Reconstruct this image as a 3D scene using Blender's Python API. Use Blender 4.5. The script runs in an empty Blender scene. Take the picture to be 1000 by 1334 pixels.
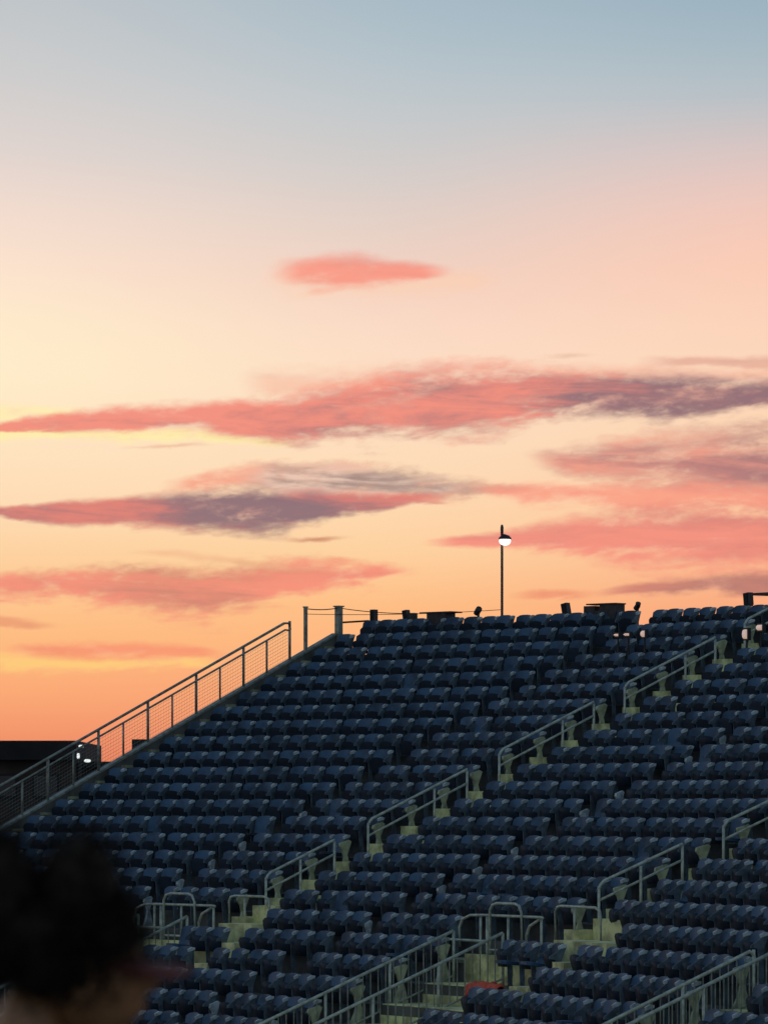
import bpy, math, random
from mathutils import Vector, Matrix, noise
R_ = math.radians
random.seed(11)
scene = bpy.context.scene
COL = scene.collection

# ------------------------------------------------------------------ camera
HC = 9.0                                  # eye height above the ground
F = 5953.57; HOR = 1048.1                 # focal length and horizon in photo pixels (1000 x 1334)
cam = bpy.data.cameras.new('camera'); camo = bpy.data.objects.new('camera', cam); COL.objects.link(camo)
camo.location = (0, 0, HC); camo.rotation_euler = (R_(90), 0, 0)
cam.sensor_fit = 'VERTICAL'; cam.sensor_height = 24.0; cam.sensor_width = 18.0
cam.lens = F/1334*24.0
cam.shift_y = (HOR-667)/1334
cam.clip_start = .3; cam.clip_end = 6000
cam.dof.use_dof = True; cam.dof.focus_distance = 88; cam.dof.aperture_fstop = 3.9
scene.camera = camo
scene.view_settings.view_transform = 'Standard'; scene.view_settings.look = 'None'
scene.view_settings.exposure = 0; scene.view_settings.gamma = 1
scene.render.resolution_x = 767; scene.render.resolution_y = 1024

def s2l(c):
    return tuple((v/12.92 if v <= .04045 else ((v+.055)/1.055)**2.4) for v in [x/255 for x in c])

# ------------------------------------------------------------------ node helper
class V:
    def __init__(s, nt, sock): s.nt = nt; s.s = sock
    def _m(s, op, *o, clamp=False):
        n = s.nt.nodes.new('ShaderNodeMath'); n.operation = op; n.use_clamp = clamp
        for i, a in enumerate((s,)+o):
            if isinstance(a, V): s.nt.links.new(a.s, n.inputs[i])
            else: n.inputs[i].default_value = a
        return V(s.nt, n.outputs[0])
    def __add__(s, o): return s._m('ADD', o)
    __radd__ = __add__
    def __mul__(s, o): return s._m('MULTIPLY', o)
    __rmul__ = __mul__
    def __sub__(s, o): return s._m('SUBTRACT', o)
    def __rsub__(s, o): return (s*-1)+o
    def __truediv__(s, o): return s._m('DIVIDE', o)
    def abs(s): return s._m('ABSOLUTE')
    def clamp(s): return s._m('ADD', 0.0, clamp=True)
    def max(s, o): return s._m('MAXIMUM', o)
    def min(s, o): return s._m('MINIMUM', o)
    def smooth(s, a, b, lo=0.0, hi=1.0):
        n = s.nt.nodes.new('ShaderNodeMapRange'); n.interpolation_type = 'SMOOTHSTEP'
        s.nt.links.new(s.s, n.inputs[0])
        if a > b: a, b, lo, hi = b, a, hi, lo
        for i, v in zip((1, 2, 3, 4), (a, b, lo, hi)): n.inputs[i].default_value = v
        return V(s.nt, n.outputs[0])
def combine(nt, x, y, z=0.0):
    n = nt.nodes.new('ShaderNodeCombineXYZ')
    for i, a in enumerate((x, y, z)):
        if isinstance(a, V): nt.links.new(a.s, n.inputs[i])
        else: n.inputs[i].default_value = a
    return V(nt, n.outputs[0])
def fbm(nt, vec, scale, detail=5, rough=.55, dist=0.0):
    n = nt.nodes.new('ShaderNodeTexNoise'); n.inputs['Scale'].default_value = scale
    n.inputs['Detail'].default_value = detail; n.inputs['Roughness'].default_value = rough; n.inputs['Distortion'].default_value = dist
    if vec is not None: nt.links.new(vec.s, n.inputs['Vector'])
    return V(nt, n.outputs[0])
def mixc(nt, fac, a, b, mode='MIX'):
    n = nt.nodes.new('ShaderNodeMix'); n.data_type = 'RGBA'; n.blend_type = mode
    for i, v in ((0, fac), (6, a), (7, b)):
        if isinstance(v, V): nt.links.new(v.s, n.inputs[i])
        elif i == 0: n.inputs[0].default_value = v
        else: n.inputs[i].default_value = (*v, 1)
    return V(nt, n.outputs[2])
def curve(nt, x, pts, x0, x1, y0, y1):
    n = nt.nodes.new('ShaderNodeFloatCurve'); c = n.mapping.curves[0]; n.mapping.use_clip = False
    q = [((a-x0)/(x1-x0), (b-y0)/(y1-y0)) for a, b in pts]
    c.points[0].location = q[0]; c.points[-1].location = q[-1]
    for a in q[1:-1]: c.points.new(*a)
    n.mapping.extend = 'HORIZONTAL'; n.mapping.update()
    nt.links.new(((x-x0)/(x1-x0)).clamp().s, n.inputs['Value'])
    return V(nt, n.outputs[0])*(y1-y0)+y0
def ramp(nt, x, stops, lin=True):
    n = nt.nodes.new('ShaderNodeValToRGB'); cr = n.color_ramp; cr.interpolation = 'LINEAR'
    while len(cr.elements) < len(stops): cr.elements.new(.5)
    for el, (p, c) in zip(cr.elements, stops): el.position = p
    for el, (p, c) in zip(cr.elements, stops): el.color = (*s2l(c), 1)
    nt.links.new(x.s, n.inputs[0]); return V(nt, n.outputs[0])

# ------------------------------------------------------------------ dusk sky: by compass bearing and elevation
world = bpy.data.worlds.new('World'); scene.world = world; world.use_nodes = True
nt = world.node_tree; nt.nodes.clear()
tc = nt.nodes.new('ShaderNodeTexCoord'); sep = nt.nodes.new('ShaderNodeSeparateXYZ'); nt.links.new(tc.outputs['Generated'], sep.inputs[0])
dx, dy, dz = (V(nt, sep.outputs[i]) for i in range(3))
el = dz.min(1.0).max(-1.0)._m('ARCSINE')                # elevation, radians
az = dx._m('ARCTAN2', dy)                               # bearing, radians, 0 = +Y
X = az*5.95357+.5                                       # thousandths of the bearing scale
Y = 1.0481-el*5.95357
P2 = combine(nt, X, Y)
SUN_AZ = -.13; SUN_EL = R_(1.5)
# clear-sky gradient: west-left and west-right columns, then the rest of the compass
def stops(pts): return [((1.0481-y)/5.95357/1.5708, c) for y, c in sorted(pts, key=lambda q: -q[0])]
high = [(-.35, (148, 170, 187)), (-1.2, (120, 146, 172)), (-3.5, (98, 124, 154)), (-8.0, (84, 108, 142))]
T = (el/1.5708).clamp()
gl = ramp(nt, T, stops([(1.04, (226, 118, 88)), (.96, (243, 148, 108)), (.90, (252, 170, 118)), (.83, (254, 189, 130)), (.74, (254, 207, 154)), (.66, (254, 220, 181)), (.57, (255, 229, 194)), (.50, (255, 236, 201)), (.44, (255, 237, 203)), (.36, (253, 228, 206)), (.28, (243, 220, 207)), (.20, (224, 212, 207)), (.10, (206, 205, 205)), (0, (192, 197, 201))]+high))
gm = ramp(nt, T, stops([(1.04, (222, 116, 92)), (.96, (243, 148, 108)), (.88, (252, 172, 122)), (.79, (254, 190, 132)), (.72, (254, 210, 160)), (.62, (254, 220, 184)), (.5, (253, 222, 195)), (.44, (252, 219, 198)), (.37, (243, 210, 194)), (.30, (228, 208, 198)), (.22, (208, 204, 202)), (.13, (190, 199, 204)), (.05, (174, 191, 201)), (0, (167, 186, 198))]+high))
gr = ramp(nt, T, stops([(1.04, (222, 116, 92)), (.92, (240, 140, 108)), (.79, (250, 170, 128)), (.70, (253, 194, 152)), (.58, (253, 213, 178)), (.48, (252, 215, 186)), (.42, (252, 211, 186)), (.34, (251, 203, 181)), (.27, (240, 200, 188)), (.20, (216, 197, 195)), (.13, (182, 192, 198)), (.05, (162, 183, 195)), (0, (154, 177, 191))]+high))
sky = mixc(nt, X.smooth(-.1, .62), gl, gm)
sky = mixc(nt, X.smooth(.42, 1.08), sky, gr)
# streaked clouds -------------------------------------------------------------
n_big = fbm(nt, combine(nt, X*5.0, Y*17.0, 3.1), 1.0, 4)
n_mid = fbm(nt, combine(nt, X*10.0, Y*40.0+X*3.0, 9.7), 1.0, 5, .55, .35)
n_fine = fbm(nt, combine(nt, X*42.0, Y*105.0+X*6.0, 5.2), 1.0, 4, .6, .2)
n_tone = fbm(nt, combine(nt, X*5.0, Y*42.0-X*2.0, 21.3), 1.0, 5, .6, .8)
Yw = Y+(n_big-.5)*.028+(n_mid-.5)*.018
Xw = X+(n_mid-.5)*.05
CORAL = s2l((243, 143, 126)); GREY = s2l((146, 110, 118)); MAUVE = s2l((178, 125, 124))
CLOUDS = []
def cloud(sky, pts, **kw): CLOUDS.append((pts, kw)); return sky
def make_cloud(pts, soft=.6, alpha=1.0, lit=CORAL, dark=GREY, dark_x=None, dark_y=0.0, rag=1.0, tone=.55):
    """pts: (x, top, bottom) of the streak; returns a node group"""
    g_ = bpy.data.node_groups.new('cloud_streak', 'ShaderNodeTree'); it = g_.interface
    it.new_socket('Sky', in_out='INPUT', socket_type='NodeSocketColor')
    for q in ('X', 'Y', 'Rag', 'Tone'): it.new_socket(q, in_out='INPUT', socket_type='NodeSocketFloat')
    it.new_socket('Sky', in_out='OUTPUT', socket_type='NodeSocketColor')
    gi = g_.nodes.new('NodeGroupInput'); go = g_.nodes.new('NodeGroupOutput')
    sk, x_, y_, rg, tn = (V(g_, gi.outputs[i]) for i in range(5))
    cen = curve(g_, x_, [(x, (a+b)/2) for x, a, b in pts], -.3, 1.3, .3, 1.0)
    hw = curve(g_, x_, [(x, max(.0012, (b-a)/2)) for x, a, b in pts], -.3, 1.3, 0, .1)
    q = (y_-cen)/hw
    d = q.abs()+rg*rag
    a = d.smooth(1.05+soft*.6, .95-soft)
    x0, x1 = pts[0][0], pts[-1][0]
    a = a*x_.smooth(x0, x0+.06)*x_.smooth(x1, x1-.06)*alpha
    g = tn*tone+q*dark_y
    if dark_x: g = g+curve(g_, x_, dark_x, -.3, 1.3, -2, 2)
    col = mixc(g_, g.smooth(-.35, 1.15), lit, dark)
    if lit[0] > lit[2]*1.6: col = mixc(g_, rg.smooth(.0, .55)*.5, col, s2l((252, 184, 158)))
    g_.links.new(mixc(g_, a, sk, col).s, go.inputs[0])
    return g_
def put_cloud(sky, g_):
    n = nt.nodes.new('ShaderNodeGroup'); n.node_tree = g_
    for i, v in enumerate((sky, Xw, Yw, RAG, TONE)): nt.links.new(v.s, n.inputs[i])
    return V(nt, n.outputs[0])
RAG = (n_fine-.5)*.9+(n_mid-.5)*1.7
TONE = (n_tone-.5)*3.8+(n_fine-.5)*1.0+(n_mid-.5)*1.2
EAST = [(0, (160, 158, 168)), (.03, (164, 166, 178)), (.1, (158, 172, 186)), (.3, (132, 156, 180)), (1, (92, 118, 150))]
YEL = s2l((255, 240, 165))
sky = cloud(sky, [(-.2, .545, .575), (.0, .55, .575), (.2, .56, .578), (.4, .568, .583)], soft=.95, alpha=.75, lit=YEL, dark=YEL)
sky = cloud(sky, [(-.2, .52, .552), (0, .53, .55), (.12, .528, .54)], soft=.95, alpha=.6, lit=YEL, dark=YEL)
sky = cloud(sky, [(-.2, .855, .875), (.05, .855, .875), (.2, .86, .872), (.3, .85, .86)], soft=.95, alpha=.55, lit=s2l((255, 220, 125)), dark=s2l((255, 220, 125)))
# the small high cloud
sky = cloud(sky, [(.33, .345, .385), (.42, .35, .388), (.52, .355, .388), (.66, .352, .378)], soft=.95, alpha=.45, lit=s2l((255, 206, 172)), dark=s2l((255, 206, 172)))
sky = cloud(sky, [(.345, .352, .366), (.39, .342, .374), (.45, .336, .376), (.52, .342, .37), (.60, .350, .362)], soft=.7, alpha=.92, lit=s2l((250, 152, 132)), dark=s2l((214, 128, 118)), tone=.5, rag=.55)
# the long band
sky = cloud(sky, [(.30, .488, .515), (.42, .482, .52), (.6, .470, .50), (.8, .478, .50), (.95, .482, .50), (1.2, .48, .5)], soft=.95, alpha=.55, lit=s2l((248, 178, 152)), dark=s2l((208, 160, 150)))
sky = cloud(sky, [(-.2, .556, .565), (0, .549, .561), (.1, .535, .563), (.25, .527, .566), (.36, .520, .576), (.45, .496, .580), (.55, .482, .572), (.64, .478, .562), (.72, .484, .552), (.8, .492, .546), (.9, .494, .542), (1.0, .496, .542), (1.25, .50, .54)],
            soft=.55, alpha=.97, dark_x=[(-.3, -.25), (.2, -.2), (.40, .12), (.55, .02), (.64, .12), (.76, .7), (.88, 1.1), (1.3, 1.1)], dark_y=.22, tone=.75, rag=.8)
sky = cloud(sky, [(.82, .468, .48), (.9, .466, .478), (1.0, .466, .48), (1.2, .466, .48)], soft=.9, alpha=.7, lit=s2l((228, 165, 145)), dark=s2l((186, 140, 132)), rag=1.3)
# second band, grey heart

sky = cloud(sky, [(.2, .632, .642), (.27, .615, .64), (.38, .607, .645), (.5, .61, .655), (.6, .622, .648), (.72, .632, .640)], soft=.85, alpha=.85, lit=s2l((247, 160, 134)), dark=s2l((178, 148, 136)), dark_x=[(-.3, -.4), (.33, -.2), (.42, .4), (.55, .6), (1.3, .6)], rag=1.6, tone=.9)
sky = cloud(sky, [(.30, .612, .64), (.38, .61, .652), (.46, .612, .652), (.54, .617, .645), (.62, .622, .636)], soft=.8, alpha=.85, lit=s2l((232, 204, 184)), dark=s2l((160, 134, 128)), dark_x=[(-.3, .3), (1.3, .3)], rag=1.2, tone=1.3)
sky = cloud(sky, [(-.25, .664, .674), (0, .66, .674), (.1, .653, .680), (.2, .645, .687), (.28, .638, .694), (.36, .640, .692), (.44, .640, .676), (.52, .642, .664), (.6, .64, .652)],
            soft=.5, alpha=.97, lit=s2l((226, 130, 118)), dark=s2l((142, 112, 120)), dark_x=[(-.3, .5), (.04, .4), (.14, .1), (.24, .6), (.36, .95), (.46, .6), (.6, .1), (1.3, 0)], dark_y=.2, tone=.7, rag=.7)
sky = cloud(sky, [(.15, .584, .587), (.22, .581, .587), (.29, .579, .584)], soft=.9, alpha=.55, lit=s2l((232, 172, 140)), dark=s2l((220, 160, 132)))
sky = cloud(sky, [(.39, .728, .732), (.43, .726, .735), (.48, .729, .733)], soft=.9, alpha=.7, lit=s2l((240, 150, 118)), dark=s2l((214, 134, 108)))
sky = cloud(sky, [(.69, .463, .466), (.74, .461, .467), (.79, .463, .466)], soft=.9, alpha=.5, lit=s2l((224, 172, 150)), dark=s2l((210, 160, 140)))
# right: brushed veil and coral bank
sky = cloud(sky, [(.68, .588, .602), (.78, .58, .625), (.88, .566, .648), (1.0, .556, .66), (1.25, .57, .65)], soft=.9, alpha=1.0, lit=s2l((240, 160, 138)), dark=MAUVE, dark_x=[(-.3, .3), (.85, .45), (.95, .75), (1.3, .8)], rag=1.2, tone=.8)
sky = cloud(sky, [(.6, .628, .64), (.75, .628, .66), (.9, .632, .668), (1.25, .635, .675)], soft=.95, alpha=.9, lit=s2l((251, 160, 134)), dark=s2l((244, 142, 126)), rag=1.2)
sky = cloud(sky, [(.54, .706, .713), (.62, .694, .716), (.72, .678, .724), (.82, .668, .738), (.92, .664, .744), (1.0, .668, .742), (1.25, .675, .735)], soft=.6, alpha=.95, lit=s2l((245, 145, 127)), dark=s2l((204, 124, 120)), dark_x=[(-.3, -.3), (.75, -.2), (.9, .15), (1.3, .3)], dark_y=-.35, tone=.6, rag=.8)
sky = cloud(sky, [(.76, .768, .774), (.84, .757, .778), (.93, .748, .778), (1.0, .744, .777), (1.25, .75, .775)], soft=.6, alpha=.9, lit=s2l((222, 134, 116)), dark=s2l((172, 118, 112)), dark_x=[(-.3, 0), (.8, .2), (.92, .8), (1.3, 1)], rag=.8)
sky = cloud(sky, [(.65, .770, .777), (.72, .766, .779), (.79, .769, .776)], soft=.8, alpha=.8, lit=s2l((240, 146, 112)), dark=s2l((214, 134, 106)))
# left low
sky = cloud(sky, [(-.2, .748, .78), (.02, .748, .782), (.12, .738, .786), (.22, .740, .800), (.30, .742, .804), (.38, .733, .780), (.46, .736, .768), (.56, .745, .756)], soft=.75, alpha=1.0, lit=s2l((246, 148, 124)), dark=s2l((196, 132, 112)), dark_x=[(-.3, -.4), (.1, -.1), (.2, .28), (.3, .25), (.38, -.1), (1.3, -.1)], dark_y=-.25, rag=1.2, tone=.6)
sky = cloud(sky, [(.16, .715, .722), (.26, .722, .734), (.34, .734, .742), (.40, .742, .748)], soft=.95, alpha=.5, lit=s2l((240, 180, 136)), dark=s2l((226, 168, 128)))
sky = cloud(sky, [(-.2, .808, .816), (.02, .806, .816), (.09, .810, .815)], soft=.9, alpha=.6, lit=s2l((232, 140, 108)), dark=s2l((214, 130, 104)))
sky = cloud(sky, [(.0, .842, .850), (.06, .836, .856), (.14, .836, .860), (.22, .840, .858), (.31, .850, .858)], soft=.8, alpha=.85, lit=s2l((250, 150, 114)), dark=s2l((236, 140, 108)))
sky = cloud(sky, [(.35, .699, .7035), (.41, .700, .7055), (.47, .702, .7065)], soft=.9, alpha=.85, lit=s2l((206, 134, 104)), dark=s2l((190, 120, 98)))
# the same kind of thin streaks go on round the west, outside the picture
far = (X-.5).abs().smooth(.85, 1.6)*(X-.5).abs().smooth(8.5, 5.0)*Y.smooth(-.1, .5)*Y.smooth(.99, .85)
far = far*fbm(nt, combine(nt, X*1.6, Y*13.0, 40.0), 1.0, 3, .58, .4).smooth(.50, .66)*.85
# away from the sunset the low sky turns to blue dusk; the vault is a low-sun atmosphere
ns = nt.nodes.new('ShaderNodeTexSky'); ns.sky_type = 'NISHITA'; ns.sun_disc = False
ns.sun_elevation = SUN_EL; ns.sun_rotation = SUN_AZ; ns.altitude = 100; ns.air_density = 1.0; ns.dust_density = 1.5; ns.ozone_density = 2.0
nis = mixc(nt, 1.0, V(nt, ns.outputs[0]), (.1, .1, .1), 'MULTIPLY')
east = ramp(nt, T, EAST)
away = (az-SUN_AZ).abs()
away = away.min(6.2832-away).smooth(.5, 2.4)
vault = el.smooth(.35, 1.0)*.35
def backdrop(items):
    c = sky
    for it_ in items: c = put_cloud(c, it_[2])
    if not items: c = mixc(nt, far, c, MAUVE)
    c = mixc(nt, away, c, east)
    c = mixc(nt, vault, c, nis)
    b = nt.nodes.new('ShaderNodeBackground'); nt.links.new(c.s, b.inputs[0]); b.inputs[1].default_value = 1.0
    return b.outputs[0]
def switch(fac, a, b):
    n = nt.nodes.new('ShaderNodeMixShader'); nt.links.new(fac.s, n.inputs[0]); nt.links.new(a, n.inputs[1]); nt.links.new(b, n.inputs[2]); return n.outputs[0]
CLOUDS = [(p_, k_, make_cloud(p_, **k_)) for p_, k_ in CLOUDS]
plain = backdrop([])
EDGES = [.30, .42, .452, .50, .55, .595, .64, .69, .735, .79, .89]
def rng(c):
    pts = c[0]; hw = max(b-a for x, a, b in pts)/2; m = hw*1.0+.02
    return min(a for x, a, b in pts)-m, max(b for x, a, b in pts)+m
acc = plain
for lo, hi in zip(EDGES, EDGES[1:]):
    items = [c for c in CLOUDS if rng(c)[0] < hi and rng(c)[1] > lo]
    acc = switch(Y._m('GREATER_THAN', lo), acc, backdrop(items) if items else plain)
acc = switch(Y._m('GREATER_THAN', EDGES[-1]), acc, plain)
acc = switch((X-.5).abs()._m('GREATER_THAN', .83), acc, plain)
out = nt.nodes.new('ShaderNodeOutputWorld'); nt.links.new(acc, out.inputs[0])
world.cycles.sampling_method = 'MANUAL'; world.cycles.sample_map_resolution = 512

# ------------------------------------------------------------------ the sun, all but set, behind the stand on the left
sl = bpy.data.lights.new('sun', 'SUN'); so = bpy.data.objects.new('sun', sl); COL.objects.link(so)
sl.energy = .5; sl.angle = R_(4); sl.color = (1, .55, .3)
sdir = Vector((math.sin(SUN_AZ)*math.cos(SUN_EL), math.cos(SUN_AZ)*math.cos(SUN_EL), math.sin(SUN_EL)))
so.rotation_euler = (-sdir).to_track_quat('-Z', 'Y').to_euler(); so.location = (0, 0, 60)

# ------------------------------------------------------------------ materials
def mat(name, col, rough=.6, metal=0.0, var=.25, scale=3.0, bump=0.0, bscale=40, spec=.5, col2=None, objvar=0.0, coord='Object'):
    m = bpy.data.materials.new(name); m.use_nodes = True; t = m.node_tree; b = t.nodes['Principled BSDF']
    tcn = t.nodes.new('ShaderNodeTexCoord')
    if coord == 'World':
        g = t.nodes.new('ShaderNodeNewGeometry'); vec = V(t, g.outputs['Position'])
    else: vec = V(t, tcn.outputs[coord])
    n1 = fbm(t, vec, scale, 6, .62)
    c2 = col2 if col2 else tuple(c*(1-var) for c in col)
    c = mixc(t, n1.smooth(.36, .66), tuple(min(1, c*(1+var*.6)) for c in col), c2)
    if objvar:
        oi = t.nodes.new('ShaderNodeObjectInfo')
        c = mixc(t, 1.0, c, combine_col(t, V(t, oi.outputs['Random'])*objvar+(1-objvar*.5)), 'MULTIPLY')
    t.links.new(c.s, b.inputs['Base Color'])
    r = n1*(.3)+(rough-.15); t.links.new(r.clamp().s, b.inputs['Roughness'])
    b.inputs['Metallic'].default_value = metal
    b.inputs['Specular IOR Level'].default_value = spec
    if bump:
        bn = t.nodes.new('ShaderNodeBump'); bn.inputs['Strength'].default_value = bump; bn.inputs['Distance'].default_value = .01
        t.links.new(fbm(t, vec, bscale, 6, .6).s, bn.inputs['Height']); t.links.new(bn.outputs[0], b.inputs['Normal'])
    return m
def combine_col(t, v):
    n = t.nodes.new('ShaderNodeCombineColor')
    for i in range(3): t.links.new(v.s, n.inputs[i])
    return V(t, n.outputs[0])
def emis(name, col, st):
    m = bpy.data.materials.new(name); m.use_nodes = True; b = m.node_tree.nodes['Principled BSDF']
    b.inputs['Emission Color'].default_value = (*col, 1); b.inputs['Emission Strength'].default_value = st
    b.inputs['Base Color'].default_value = (.8, .8, .8, 1); return m
M = dict(
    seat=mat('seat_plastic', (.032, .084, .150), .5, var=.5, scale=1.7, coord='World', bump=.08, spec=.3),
    pan=mat('shaded_pan_plastic', (.008, .020, .037), .7, var=.35, scale=1.1, coord='World', spec=.35),  # near-black base colour paints in the shade band under the backrests
    cast=mat('cast_bracket', (.42, .49, .49), .5, metal=.1, var=.4, scale=6, coord='World'),
    leg=mat('shaded_leg', (.085, .12, .14), .6, metal=.1, var=.4, scale=6, coord='World'),  # leg darker than its cap, shade of the seat band in the colour
    end=mat('end_standard_floodlit', (.34, .36, .22), .55, var=.35, scale=5, coord='World', bump=.1),  # pale yellow-green of the floodlights put into the base colour
    conc=mat('terrace_concrete', (.10, .10, .085), .85, var=.45, scale=1.3, coord='World', bump=.4, bscale=18),
    step=mat('floodlit_step', (.64, .63, .30), .75, var=.5, scale=2.4, coord='World', bump=.3, bscale=25),  # floodlight brightness and yellow-green tint carried by the step colour
    galv=mat('galvanised_tube', (.44, .48, .38), .5, metal=.25, var=.3, scale=9, coord='World'),
    rail=mat('painted_rail', (.25, .27, .22), .5, metal=.25, var=.35, scale=7, coord='World'),
    dark=mat('dark_equipment', (.02, .02, .022), .6, var=.4, scale=8),
    wallb=mat('far_brick', (.040, .026, .020), .85, var=.4, scale=.6, bump=.3),
    roofb=mat('far_roof', (.014, .012, .012), .9, var=.3, scale=.8),
    glass=mat('dark_pane', (.01, .012, .015), .15, var=.2),
    grass=mat('ground_cover', (.04, .05, .025), .95, var=.5, scale=.3, coord='World', bump=.5),
    slab=mat('near_terrace', (.12, .12, .11), .85, var=.3, scale=1.2, coord='World', bump=.3),
    skin=mat('skin', (.30, .14, .055), .5, var=.15, scale=30),
    hair=mat('dark_hair', (.022, .015, .010), .8, var=.4, scale=25, spec=.12),
    visor=mat('maroon_visor', (.12, .022, .012), .7, var=.25, scale=40, bump=.1, bscale=300),
    shirt=mat('grey_shirt', (.09, .09, .10), .9, var=.2, scale=20, bump=.2, bscale=200),
    jeans=mat('dark_jeans', (.02, .03, .06), .9, var=.25, scale=20, bump=.2, bscale=200),
    shoe=mat('shoe_rubber', (.03, .03, .03), .7, var=.2),
    red=mat('red_cloth', (.75, .11, .055), .8, var=.25, scale=14, bump=.2, bscale=60),
    lamp=emis('lamp_glow', (1, .93, .80), 2.0), gapw=emis('sky_gap_glow', (1, .60, .42), .42), lampc=emis('lamp_glow_cool', (.95, 1, .95), .9),  # the warm one imitates sky seen through gaps in the rows
)

# ------------------------------------------------------------------ mesh helpers
class MB:
    def __init__(s): s.v = []; s.f = []; s.m = []; s.mi = 0
    def add(s, vs, fs):
        k = len(s.v); s.v += [tuple(a) for a in vs]; s.f += [tuple(i+k for i in f) for f in fs]; s.m += [s.mi]*len(fs)
    def box(s, x0, x1, y0, y1, z0, z1, mt=None):
        vs = [Vector(p) for p in ((x0, y0, z0), (x1, y0, z0), (x1, y1, z0), (x0, y1, z0), (x0, y0, z1), (x1, y0, z1), (x1, y1, z1), (x0, y1, z1))]
        if mt: vs = [mt @ a for a in vs]
        s.add(vs, [(0, 3, 2, 1), (4, 5, 6, 7), (0, 1, 5, 4), (1, 2, 6, 5), (2, 3, 7, 6), (3, 0, 4, 7)])
    def tube(s, pts, r, n=6, r2=None):
        pts = [Vector(p) for p in pts]; rings = []
        for i, p in enumerate(pts):
            d = (pts[min(i+1, len(pts)-1)]-pts[max(i-1, 0)]).normalized()
            a = d.cross(Vector((0, 0, 1))); a = a.normalized() if a.length > 1e-4 else Vector((1, 0, 0)); b = d.cross(a).normalized()
            rr = r if r2 is None else r+(r2-r)*i/(len(pts)-1)
            rings.append([p+(a*math.cos(k*math.tau/n)+b*math.sin(k*math.tau/n))*rr for k in range(n)])
        vs = sum(rings, []); fs = []
        for i in range(len(pts)-1):
            for k in range(n): fs.append((i*n+k, i*n+(k+1) % n, (i+1)*n+(k+1) % n, (i+1)*n+k))
        fs.append(tuple(range(n))[::-1]); fs.append(tuple((len(pts)-1)*n+k for k in range(n)))
        s.add(vs, fs)
    def prism(s, poly, x0, x1):
        """polygon in the (y, z) plane extruded along x"""
        n = len(poly); vs = [(x0, a, b) for a, b in poly]+[(x1, a, b) for a, b in poly]
        s.add(vs, [tuple(range(n)), tuple(range(2*n-1, n-1, -1))]+[(i, n+i, n+(i+1) % n, (i+1) % n) for i in range(n)])
    def lathe(s, prof, c=(0, 0, 0), n=16, cap=True):
        c = Vector(c); vs = []
        for r, z in prof:
            for k in range(n): vs.append(c+Vector((r*math.cos(k*math.tau/n), r*math.sin(k*math.tau/n), z)))
        fs = []
        for i in range(len(prof)-1):
            for k in range(n): fs.append((i*n+k, i*n+(k+1) % n, (i+1)*n+(k+1) % n, (i+1)*n+k))
        if cap: fs += [tuple(range(n))[::-1], tuple((len(prof)-1)*n+k for k in range(n))]
        s.add(vs, fs)
    def mesh(s, name, *mats, smooth=False):
        me = bpy.data.meshes.new(name); me.from_pydata(s.v, [], s.f)
        for m in mats: me.materials.append(m)
        for p, i in zip(me.polygons, s.m): p.material_index = i
        if smooth: me.shade_smooth()
        me.update(); return me
def link(name, me, parent=None, mw=None, label=None, cat=None, group=None, kind=None):
    o = bpy.data.objects.new(name, me); COL.objects.link(o)
    if parent: o.parent = parent
    if mw is not None: o.matrix_local = mw
    tag(o, label, cat, group, kind); return o
def tag(o, label=None, cat=None, group=None, kind=None):
    for k, v in (('label', label), ('category', cat), ('group', group), ('kind', kind)):
        if v: o[k] = v
def thing(name, label, cat, mw=None, group=None):
    return link(name, None, None, mw, label, cat, group)

# ------------------------------------------------------------------ the stand's plan: four straight runs that bend towards us
TR = .8; RS = .33674                         # tread and rise
PH = [.72971, .91572, 1.03853, 1.19200]      # angle of each run
AX, AY, Z0 = -1.94718, 86.41953, -1.27224
A1, A2, LE, BB = 3.09443, 5.10091, 7.0468, 5.75859
def ev(i): return Vector((math.cos(PH[i]), -math.sin(PH[i])))
def nv(i): return Vector((math.sin(PH[i]), math.cos(PH[i])))
def mit(i, j): return (nv(i)+nv(j))*(TR/(1+nv(i).dot(nv(j))))
A0 = Vector((AX, AY)); K10 = A0-ev(1)*A1; K20 = A0+ev(1)*A2; B0 = K20+ev(2)*BB
ORG = [lambda r: K10+mit(0, 1)*r, lambda r: A0+nv(1)*(TR*r), lambda r: K20+mit(1, 2)*r, lambda r: B0+mit(2, 3)*r]
def line_left(r): return K10-ev(0)*LE+nv(0)*(TR*r)
END = 22.0
def line_end(r): return B0+ev(3)*END+nv(3)*(TR*r)
def zt(r): return HC+Z0-.76+RS*r             # tread height of row r
RMIN, RMAX = -11, 16
def FM(i, r, u, z=0.0, n=0.0):
    """matrix at run i, row r, u metres along the row, n metres back, z above the tread; x = along, y = back"""
    p = ORG[i](r)+ev(i)*u+nv(i)*n
    return Matrix.Translation((p.x, p.y, zt(r)+z)) @ Matrix.Rotation(-PH[i], 4, 'Z')
def proj(p): return 500+F*p[0]/p[1], HOR-F*(p[2]-HC)/p[1]
def poly_line(q): return [line_left(q), ORG[0](q), ORG[2](q), ORG[3](q), line_end(q)]
def u_of(i, r, p): return (p-ORG[i](r)).dot(ev(i))

# ------------------------------------------------------------------ ground
mb = MB(); mb.add([(-3000, -3000, 0), (3000, -3000, 0), (3000, 3000, 0), (-3000, 3000, 0)], [(0, 1, 2, 3)])
link('ground', mb.mesh('ground', M['grass']), kind='structure')
mb = MB(); mb.box(-7, 7, -3, 10, .01, HC-1.72)
link('near_terrace', mb.mesh('near_terrace', M['slab']), kind='structure')

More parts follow.
